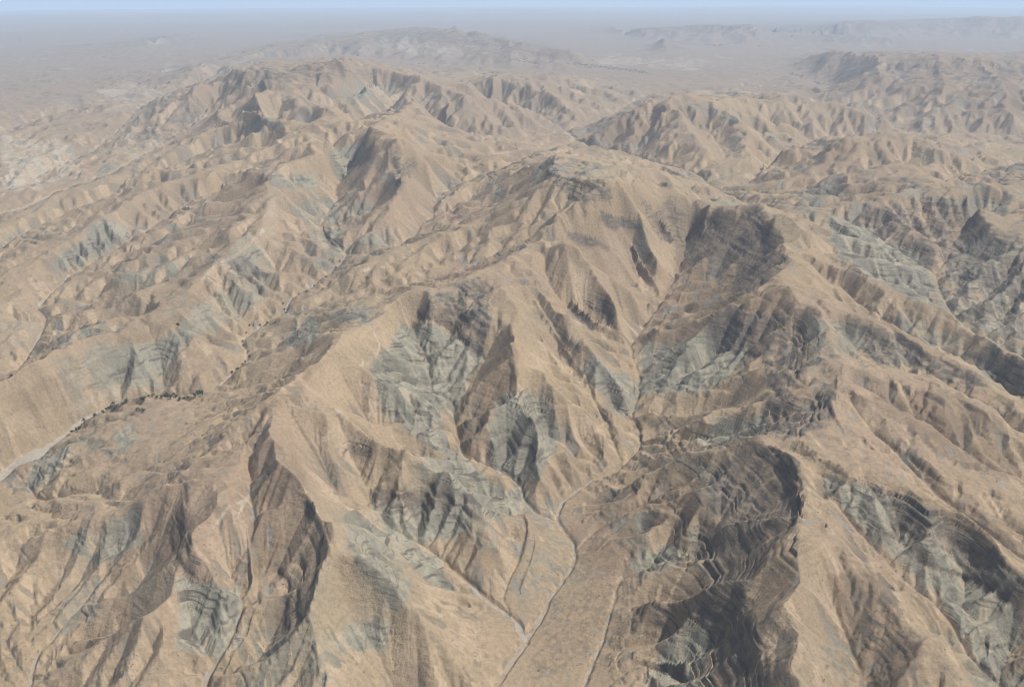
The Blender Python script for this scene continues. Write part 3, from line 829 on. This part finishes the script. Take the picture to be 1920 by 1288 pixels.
tan = g.mix(g.step(big, 0.35, 0.65), (0.325, 0.246, 0.156), (0.288, 0.222, 0.150))
tan = g.mix(g.step(mid, 0.45, 0.75, 0, 0.6), tan, (0.275, 0.208, 0.135))
tan = g.mix(g.step(mid, 0.50, 0.25, 0, 0.4), tan, (0.375, 0.285, 0.185))
tan = g.mix(g.step(huge, 0.5, 0.68, 0, 0.7), tan, (0.27, 0.205, 0.14))
tan = g.mix(g.step(huge, 0.46, 0.3, 0, 0.6), tan, (0.43, 0.34, 0.235))
hue = g.noise(pos, 0.09, 3)
tan = g.mix(g.step(hue, 0.5, 0.68, 0, 0.75), tan, (0.300, 0.222, 0.158))
tan = g.mix(g.step(hue, 0.46, 0.3, 0, 0.75), tan, (0.265, 0.217, 0.146))
yy = g.n('ShaderNodeSeparateXYZ', i_0=pos).outputs[1]
tan = g.mix(g.step(g.math('ADD', yy, g.math('MULTIPLY', g.math('SUBTRACT', big, 0.5), 120.0)), 90.0, 220.0, 0, 0.7), tan, (0.235, 0.185, 0.14))      # ground colour turns greyer and darker with distance
steep = g.step(slope_, 0.25, 0.7)
tan = g.mix(g.math('MULTIPLY', g.step(streak_, 0.52, 0.85, 0, 0.9), steep), tan, (0.22, 0.172, 0.122))
tan = g.mix(g.math('MULTIPLY', g.step(streak_, 0.48, 0.15, 0, 0.6), steep), tan, (0.42, 0.325, 0.225))
brn = g.mix(g.step(streak_, 0.3, 0.7), (0.245, 0.178, 0.117), (0.185, 0.14, 0.097))
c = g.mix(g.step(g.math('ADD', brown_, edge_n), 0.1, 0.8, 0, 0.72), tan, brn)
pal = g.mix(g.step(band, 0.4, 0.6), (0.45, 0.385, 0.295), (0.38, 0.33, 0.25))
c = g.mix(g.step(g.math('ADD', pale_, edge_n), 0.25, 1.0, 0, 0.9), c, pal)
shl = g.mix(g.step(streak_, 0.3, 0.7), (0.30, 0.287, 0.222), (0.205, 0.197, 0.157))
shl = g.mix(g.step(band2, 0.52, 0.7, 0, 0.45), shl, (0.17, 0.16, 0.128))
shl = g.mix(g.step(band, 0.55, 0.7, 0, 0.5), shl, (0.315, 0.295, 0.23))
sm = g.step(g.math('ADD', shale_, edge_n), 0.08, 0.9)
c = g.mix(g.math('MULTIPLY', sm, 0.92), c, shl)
lines = g.noise(g.n('ShaderNodeVectorMath', operation='MULTIPLY_ADD', i_0=pos, i_1=(0.006, 0.006, 0.0), i_2=sv).outputs[0], 78.0, 2, 0.6)
lmask = g.math('MULTIPLY', g.step(lines, 0.54, 0.62), g.step(g.math('ADD', g.math('MULTIPLY', shale_, 0.5), g.math('ADD', rock_, g.math('MULTIPLY', nz, 1.2))), 0.15, 0.6))
c = g.mix(g.math('MULTIPLY', lmask, 0.9), c, (0.115, 0.10, 0.082))
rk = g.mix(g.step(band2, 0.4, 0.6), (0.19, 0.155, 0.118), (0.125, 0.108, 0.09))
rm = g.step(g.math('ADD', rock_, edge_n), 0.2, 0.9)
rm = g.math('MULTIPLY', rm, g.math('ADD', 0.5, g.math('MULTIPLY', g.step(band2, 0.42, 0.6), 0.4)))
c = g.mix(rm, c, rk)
c = g.mix(g.math('MULTIPLY', riser_, 0.5), c, rk)
c = g.mix(g.math('MULTIPLY', cliff_, g.step(slope_, 0.9, 1.6)), c, rk)
c = g.mix(g.math('MULTIPLY', flow_, 0.45), c, (0.20, 0.165, 0.125))
gravel = g.mix(g.step(fine, 0.4, 0.6), (0.41, 0.37, 0.315), (0.32, 0.285, 0.24))
c = g.mix(g.math('MULTIPLY', g.step(g.math('ADD', bed_, edge_n), 0.2, 0.9), 0.9), c, gravel)
c = g.mix(g.step(speck, 0.57, 0.72, 0, 0.5), c, (0.12, 0.10, 0.072))
fv = g.step(fine, 0.25, 0.75, 0.66, 0.87)
c = g.mix(1.0, c, g.n('ShaderNodeCombineColor', i_0=fv, i_1=fv, i_2=fv).outputs[0], 'MULTIPLY')
bsdf = g.n('ShaderNodeBsdfPrincipled', i_Base_Color=c, i_Roughness=0.95)
bsdf.inputs['Specular IOR Level'].default_value = 0.1
hgt = g.math('ADD', g.math('MULTIPLY', fine, 1.0), g.math('MULTIPLY', speck, 0.4))
hgt = g.math('ADD', hgt, g.math('MULTIPLY', g.math('MULTIPLY', streak_, steep), -0.3))
hgt = g.math('ADD', hgt, g.math('MULTIPLY', g.math('MULTIPLY', band2, g.math('MAXIMUM', rock_, g.math('MULTIPLY', shale_, 0.5))), 0.8))
bump = g.n('ShaderNodeBump', i_Height=hgt, i_Strength=0.8, i_Distance=0.06)
nt.links.new(bump.outputs[0], bsdf.inputs['Normal'])
out = g.n('ShaderNodeOutputMaterial'); nt.links.new(bsdf.outputs[0], out.inputs[0])
bedc = bed.copy(); bedc[:NR] *= 0.6 + 0.4 * smooth(10, 30, WID.ravel()[nq])
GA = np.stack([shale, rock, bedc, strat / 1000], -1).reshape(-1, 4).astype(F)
GC = np.stack([flow, streak, smooth(0.2, 3, dh), np.zeros_like(flow)], -1).reshape(-1, 4).astype(F)
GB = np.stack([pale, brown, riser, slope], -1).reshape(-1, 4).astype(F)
def paint(me, used):
    for nm, arr in (('geo_a', GA), ('geo_b', GB), ('geo_c', GC)):
        at = me.attributes.new(nm, 'FLOAT_COLOR', 'POINT')
        at.data.foreach_set('color', arr[used].ravel())
    me.materials.append(mat)
# vertex normals of the whole ground, so that neighbouring pieces shade without seams
e1 = np.zeros((NY, NX, 3), F); e2 = np.zeros((NY, NX, 3), F)
V3 = verts.reshape(NY, NX, 3)
e1[:, 1:-1] = V3[:, 2:] - V3[:, :-2]; e1[:, 0] = V3[:, 1] - V3[:, 0]; e1[:, -1] = V3[:, -1] - V3[:, -2]
e2[1:-1] = V3[2:] - V3[:-2]; e2[0] = V3[1] - V3[0]; e2[-1] = V3[-1] - V3[-2]
VN = np.cross(e1, e2).reshape(-1, 3); VN /= np.linalg.norm(VN, axis=1, keepdims=True); VN = VN.astype(F)

# which mountain does each piece of ground belong to: climb the slope to its crest
rup, _ = D1.receivers(hb, -1.0)
top = crest_id.ravel() >= 0
rup = np.where(top, np.arange(NY * NX), rup.ravel())
for _ in range(12): rup = rup[rup]
own = crest_id.ravel()[rup].reshape(NY, NX)
own = np.where(valley, -1, own)
for _ in range(3):      # let owned ground take over the lines and specks in between
    for di, dj in ((0, 1), (0, -1), (1, 0), (-1, 0)):
        own = np.where(own < 0, np.roll(own, (di, dj), (0, 1)), own)
FN = {  # crest group: (name, label, category)
 'crestline': ('mountain_ridge', 'long smooth tan ridge running diagonally between the two dry rivers', 'ridge'),
 'massif': ('mountain', 'highest central mountain with a dark ledged face under its flat lit top', 'mountain'),
 'west_nose': ('mountain_spur', 'rounded tan nose at lower left wrapped by a curved dark cliff band', 'spur'),
 'spur_a': ('mountain_spur', 'low smooth spur falling to the lower left corner with pale green gullied side', 'spur'),
 'spur_b': ('hill', 'low tan hill with a pale green face beside the wide gravel riverbed', 'hill'),
 'nose_b': ('mountain_spur', 'large tan nose at bottom left with stacked ledges and brown left face', 'spur'),
 'bluff': ('mountain_spur', 'tan spur ending in a ledged bluff with grey green gullied face', 'spur'),
 'cone': ('mountain_spur', 'pyramid shaped spur in the centre with dark green shale front', 'spur'),
 'flank': ('mountain_spur', 'tan spur left of the central gorge with a pale grey slab slope', 'spur'),
 'flank2': ('mountain_spur', 'narrow spur with a looped dark ledge above the central gorge', 'spur'),
 'flank3': ('mountain_spur', 'grooved spur dropping from the high massif to the head of the central gorge', 'spur'),
 'rn': ('hill', 'row of rounded lobed tan hills left of the highest mountain', 'hill'),
 'block': ('mountain', 'blocky mountain with a dark brown left face at the head of the central gorge', 'mountain'),
 'divide': ('mountain_ridge', 'main right ridge with dark broken ledges on its left side', 'ridge'),
 'cliff_spur': ('mountain_spur', 'dark jagged cliff spur right of the central gorge', 'spur'),
 'sharp_spur': ('mountain_spur', 'thin sharp edged spur with grey green slopes falling to the gorge', 'spur'),
 'low_spur': ('mountain_spur', 'smooth brown spur falling to the bend of the main dry river', 'spur'),
 'ledge_ridge': ('mountain_ridge', 'dark ledged ridge at bottom right with a sunlit tan right side', 'ridge'),
 'd1': ('mountain_spur', 'long right hand spur with a dark striped ledge block below its crest', 'spur'),
 'd2': ('mountain_spur', 'long sunlit spur beside the dark gorge at the right edge', 'spur'),
 'd3': ('mountain_spur', 'smooth tan spur with broad brown left slope near the right edge', 'spur'),
 'd4': ('mountain_spur', 'smooth rounded tan spur between two gullied brown slopes at right', 'spur'),
 'd5': ('mountain_spur', 'tan spur at lower right with long stacked ledges over grey gullied slope', 'spur'),
 'd6': ('mountain_spur', 'sunlit tan spur running to the bottom right with dark brown hollow', 'spur'),
 'rx': ('mountain_ridge', 'dark ridge of banded grey shale at upper right', 'ridge'),
 'mr': ('mountain', 'broad smooth olive brown dome mountain right of centre', 'mountain'),
 'mr1': ('mountain', 'isolated mountain with a shaded left edge beyond the highest mountain', 'mountain'),
 'mr1b': ('hill', 'group of scalloped pale tan hills behind the isolated mountain', 'hill'),
 'mesa': ('mountain', 'long flat topped blue grey mountain at upper right', 'mountain'),
 'l1': ('mountain_ridge', 'left ridge with a row of pale green flatirons facing the riverbed', 'ridge'),
 'peak': ('mountain', 'pointed dark faced peaks left of centre above a narrow gorge', 'mountain'),
 'l2': ('mountain_ridge', 'tan ridge with a grey shale gully face at the left edge', 'ridge'),
 'l3': ('mountain_ridge', 'ridge of triangular sunlit facets at upper left', 'ridge'),
 'f1': ('mountain_range', 'long rounded grey mountain range across the upper left background', 'mountain range'),
 'l0a': ('hill', 'low pale hazy hill at far upper left edge', 'hill'),
 'l0b': ('hill', 'pale streaked badland hill at left edge below the hazy plain', 'hill'),
 'l0c': ('hill', 'small jagged dark hill on the pale slope at upper left', 'hill'),
 'fr': ('mountain_range', 'hazy mountain range with white eroded flank at top centre', 'mountain range'),
 'lone': ('hill', 'lone pointed cone hill on the far plain', 'hill'),
 'lone2': ('hill', 'low dark hill just right of the lone cone hill', 'hill'),
 'rg': ('mountain_range', 'long blue hazy range on the far plain at top right', 'mountain range'),
 'rg2': ('hill', 'low blue ridge in front of the long hazy range', 'hill'),
 'rh': ('mountain_range', 'faint blue range at the far right edge', 'mountain range'),
 'ri': ('mountain_range', 'palest blue mountains on the horizon at right', 'mountain range'),
 'ri2': ('mountain_range', 'very faint low mountains on the horizon at centre', 'mountain range'),
 'rj': ('hill', 'thin dark blue ridge on the hazy plain at upper left', 'hill'),
 'rj2': ('hill', 'faint low ridge on the plain left of the far range', 'hill')}
BEDS = [('dry_riverbed', R1, 'narrow grey gravel riverbed winding up the central gorge to the bottom edge'),
        ('dry_riverbed', R2, 'wide pale gravel riverbed with dark trees at the left'),
        ('dry_wash', VW, 'thin pale wash right of the main river near the bottom'),
        ('dry_wash', VC, 'thin wash below the ledged bluff joining the main river'),
        ('dry_wash', VAs, 'thin channel below the pyramid shaped spur'),
        ('dry_wash', VL1, 'thin pale winding wash near the left edge'),
        ('dry_wash', VB1, 'thin pale wash in the lower left corner'),
        ('dry_wash', VB2, 'thin wash between the two ledged noses at bottom left'),
        ('dry_wash', VS, 'thin pale line of a wash at the left edge below the gravel riverbed'),
        ('dry_wash', VFa, 'straight pale valley wash at the foot of the striped slope at upper left'),
        ('dry_wash', VLL, 'broad pale wash in the badlands at upper left'),
        ('dry_wash', VG, 'dry valley floor behind the highest mountain')]
bed_id = np.full((NY, NX), -1, np.int32)
for k, (_, sline, _) in enumerate(BEDS):
    ii, jj, _ = raster(*world_line(P(sline)))
    bed_id[ii, jj] = k
bq = np.full((NY, NX), -1, np.int32)
bq[:NR] = bed_id.ravel()[nq]
code = np.where((bed > 0.5) & (bq >= 0), 1000 + bq, own)[:-1, :-1]
def ground_piece(name, mask, label):
    fi, fj = np.nonzero(mask)
    if len(fi) < 12: return None
    me, used = grid_mesh(name, fi, fj)
    at = me.attributes.new('custom_normal', 'FLOAT_VECTOR', 'POINT')
    at.data.foreach_set('vector', VN[used].ravel())
    paint(me, used)
    ob = bpy.data.objects.new(name, me); col.objects.link(ob)
    ob['kind'] = 'structure'; ob['label'] = label
    return ob
for k, nm in enumerate(names):
    n_, lab, cat = FN[nm]
    ground_piece(n_, code == k, lab)
for k, (n_, _, lab) in enumerate(BEDS):
    ground_piece(n_, code == 1000 + k, lab)
ground_piece('plain', code == -1, 'flat hazy desert plain and open valley floors')
print('mesh', time.time() - T0, 'unowned', float((code == -1).mean()))

# ------------------------------------------------------------------ trees along the left riverbed
def simple_mat(name, col0, col1, scale):
    m, nt = node_mat(name); g = NT(nt)
    p = g.n('ShaderNodeTexCoord').outputs['Object']
    b = g.n('ShaderNodeBsdfPrincipled', i_Base_Color=g.mix(g.step(g.noise(p, scale, 3), 0.35, 0.65), col0, col1), i_Roughness=0.9)
    o = g.n('ShaderNodeOutputMaterial'); nt.links.new(b.outputs[0], o.inputs[0])
    return m
leaf_m = simple_mat('leaves', (0.045, 0.055, 0.028), (0.085, 0.09, 0.045), 6.0)
bark_m = simple_mat('bark', (0.10, 0.08, 0.06), (0.15, 0.12, 0.09), 20.0)
def crown_mesh(seed, n=110):
    r = np.random.RandomState(seed)
    lob = np.column_stack([r.uniform(-.32, .32, 6), r.uniform(-.32, .32, 6), r.uniform(.42, .78, 6)]); rad = r.uniform(.20, .32, 6)
    vs, fs = [], []
    for k in range(n):
        b = r.randint(6); d = r.randn(3); d /= np.linalg.norm(d); c = lob[b] + d * rad[b] * r.uniform(.55, 1) * (1, 1, .8)
        a = r.randn(3); a /= np.linalg.norm(a); e = np.cross(a, r.randn(3)); e /= np.linalg.norm(e); w = r.uniform(.05, .10)
        o = len(vs)
        vs += [tuple(c + w * a), tuple(c + w * e), tuple(c - w * a), tuple(c - w * e)]; fs.append((o, o + 1, o + 2, o + 3))
    me = bpy.data.meshes.new('crown'); me.from_pydata(vs, [], fs); me.materials.append(leaf_m); return me
def trunk_mesh():
    vs, fs = [], []
    def tube(p0, p1, r0, r1):
        o = len(vs); p0, p1 = np.array(p0), np.array(p1)
        for p, r in ((p0, r0), (p1, r1)):
            for k in range(6): vs.append((p[0] + r * math.cos(k * math.pi / 3), p[1] + r * math.sin(k * math.pi / 3), p[2]))
        for k in range(6): fs.append((o + k, o + (k + 1) % 6, o + 6 + (k + 1) % 6, o + 6 + k))
    tube((0, 0, -.04), (.01, 0, .4), .05, .035)
    for a in (0.3, 2.2, 4.4): tube((.01, 0, .34), (.2 * math.cos(a), .2 * math.sin(a), .62), .025, .012)
    me = bpy.data.meshes.new('trunk'); me.from_pydata(vs, [], fs); me.materials.append(bark_m); return me
crowns = [crown_mesh(k) for k in range(4)]; trunk = trunk_mesh()
TREES = """373,739,17 379,742,11 367,743,10|in the lone clump where the gravel riverbed narrows
329,749,11 312,746,12 321,748,10 302,748,9 337,751,9 345,750,8 352,750,8 307,744,9 317,743,10 325,744,9 295,747,8|in the dense thicket on the wide gravel riverbed
279,747,9 286,746,8 269,751,10 263,750,8 273,749,9 256,750,7|in the small grove left of the riverbed thicket
242,752,9 236,755,9 247,750,7 228,757,7|on the far bank left of the small grove
215,760,9 219,763,9 210,762,7 206,764,6 199,769,9 194,773,8 203,768,6 187,776,6|in the broken row in mid riverbed
176,781,9 171,784,8 165,786,6 158,789,8 150,803,8 143,806,6 135,811,8|along the lower wide riverbed
259,772,9 268,773,9 264,771,8|in the clump on the flat below the riverbed
27,703,9 22,707,8 31,701,8 18,711,6|at the left edge wash end
437,695,8 442,690,7 447,688,7 454,684,7 459,676,6 467,666,7 464,660,6 457,646,7 455,637,6|on the narrow upper riverbed bend
460,624,6 467,610,7 476,609,6 490,608,6 501,607,7 514,605,6 534,590,8 532,580,7 531,571,7|on the stream below the flatiron ridge
560,553,6 574,547,6 588,538,7 610,520,6 631,504,8 637,490,7|in the gully below the narrow gorge
334,612,8|alone on the green shale slope of the flatiron ridge"""
ORD = 'first second third fourth fifth sixth seventh eighth ninth tenth eleventh'.split()
trng = np.random.RandomState(3)
for ln in TREES.split('\n'):
    pts, _, lab = ln.partition('|'); pts = pts.split()
    for rank, (px_, py_, sz) in enumerate(sorted(tuple(map(float, p.split(','))) for p in pts)):
        i, j = pick(np.array([px_]), np.array([py_])); i, j = int(i[0]), int(j[0])
        dslant = math.hypot(Dg[i, j], H0 - h[i, j])
        tall = sz * dslant / FPX * (0.95 if px_ < 400 else 0.75) * SC
        root = bpy.data.objects.new('tree', None); col.objects.link(root)
        root.location = V3[i, j]; root.location.z -= 0.01; root.rotation_euler.z = trng.uniform(0, 6.28)
        root.scale = (tall * trng.uniform(.95, 1.25),) * 2 + (tall,)
        root.empty_display_size = 0.1
        root['label'] = ('dark green tree, %s from the left %s' % (ORD[rank], lab)) if len(pts) > 1 else 'single dark green tree standing ' + lab; root['category'] = 'tree'; root['group'] = 'trees along the left riverbed'
        for nm, me in (('trunk', trunk), ('crown', crowns[trng.randint(4)])):
            o = bpy.data.objects.new(nm, me); col.objects.link(o); o.parent = root

# ------------------------------------------------------------------ scattered desert shrubs, far belt of trees (uncountable)
def scatter(name, label, spots, r0, r1, seed):
    r = np.random.RandomState(seed)
    n = len(spots); base = np.array([(1, 0, .25), (-.5, .87, .3), (-.5, -.87, .25), (.2, .1, 1), (0, 0, -.3)])
    tri = np.array([(0, 1, 3), (1, 2, 3), (2, 0, 3), (0, 4, 1), (1, 4, 2), (2, 4, 0)])
    a = r.uniform(0, 6.28, n); sc = r.uniform(r0, r1, n) * SC
    rot = np.stack([np.cos(a), -np.sin(a), np.sin(a), np.cos(a)], -1).reshape(n, 2, 2)
    b = np.repeat(base[None], n, 0) * r.uniform(.7, 1.3, (n, 5, 1))
    xy = np.einsum('nij,nkj->nki', rot, b[..., :2])
    v = np.concatenate([xy, b[..., 2:]], -1) * sc[:, None, None] + spots[:, None]
    f = tri[None] + 5 * np.arange(n)[:, None, None]
    me = bpy.data.meshes.new(name); me.from_pydata(v.reshape(-1, 3).tolist(), [], f.reshape(-1, 3).tolist()); me.materials.append(leaf_m)
    o = bpy.data.objects.new(name, me); col.objects.link(o); o['kind'] = 'stuff'; o['label'] = label
def spots_in(regions, seed):
    r = np.random.RandomState(seed); out = []
    for x0_, y0_, x1_, y1_, n in regions:
        x = r.uniform(x0_, x1_, n); y = r.uniform(y0_, y1_, n)
        i, j = pick(x, y); ok = (bed[i, j] < 0.3) & (0.9 * flow[i, j] + fbm(Xg[i, j], Yg[i, j], 200, 2) > r.uniform(-.3, .9, n))
        p = V3[i, j] + np.column_stack([r.uniform(-.02, .02, (n, 2)), np.zeros(n)])
        out.append(p[ok])
    return np.vstack(out).astype(float)
scatter('desert_shrubs', 'tiny dark shrubs dotted over the slopes and river terraces',
        spots_in([(1000, 1020, 1200, 1260, 2200), (960, 960, 1060, 1180, 1200), (560, 880, 900, 1280, 3000), (300, 860, 560, 1280, 3000), (0, 900, 300, 1280, 3000), (1150, 880, 1480, 1280, 3500),
                  (1480, 840, 1900, 1280, 4500), (400, 600, 900, 860, 3500), (0, 560, 400, 860, 3000), (1200, 560, 1900, 860, 3500)], 5)[::2], 1.2, 3.0, 6)
r_ = np.random.RandomState(11); n_ = 420
tx = np.concatenate([r_.uniform(1060, 1215, 300), r_.uniform(940, 1010, 120)]); ty = np.concatenate([118 + (tx[:300] - 1060) * 0.125 + r_.uniform(-2.5, 2.5, 300), 108 + (tx[300:] - 940) * .17 + r_.uniform(-1.2, 1.2, 120)])
i, j = pick(tx, ty)
scatter('far_tree_belt', 'distant dark belt of trees along a valley on the hazy plain', V3[i, j].astype(float) + np.column_stack([r_.uniform(-.3, .3, (n_, 2)), np.zeros(n_)]), 7, 16, 12)
print('plants', time.time() - T0)

# ------------------------------------------------------------------ air
bm = bpy.data.meshes.new('haze')
x0, x1, y0, y1, z0, z1 = -1400, 1400, -60, 1900, float(verts[:, 2].min()) - 1, H0 * SC + 0.6
hv = [(x, y, w) for w in (z0, z1) for y in (y0, y1) for x in (x0, x1)]
bm.from_pydata(hv, [], [(0, 2, 3, 1), (4, 5, 7, 6), (0, 1, 5, 4), (2, 6, 7, 3), (0, 4, 6, 2), (1, 3, 7, 5)])
hz = bpy.data.objects.new('haze', bm); col.objects.link(hz); hz['kind'] = 'stuff'
hm, hnt = node_mat('haze_air')
pv = hnt.nodes.new('ShaderNodeVolumePrincipled'); pv.inputs['Density'].default_value = 0.0014
pv.inputs['Color'].default_value = (0.60, 0.77, 1.0, 1); pv.inputs['Anisotropy'].default_value = 0.0
ho = hnt.nodes.new('ShaderNodeOutputMaterial'); hnt.links.new(pv.outputs[0], ho.inputs['Volume'])
bm.materials.append(hm)
print('done', time.time() - T0)
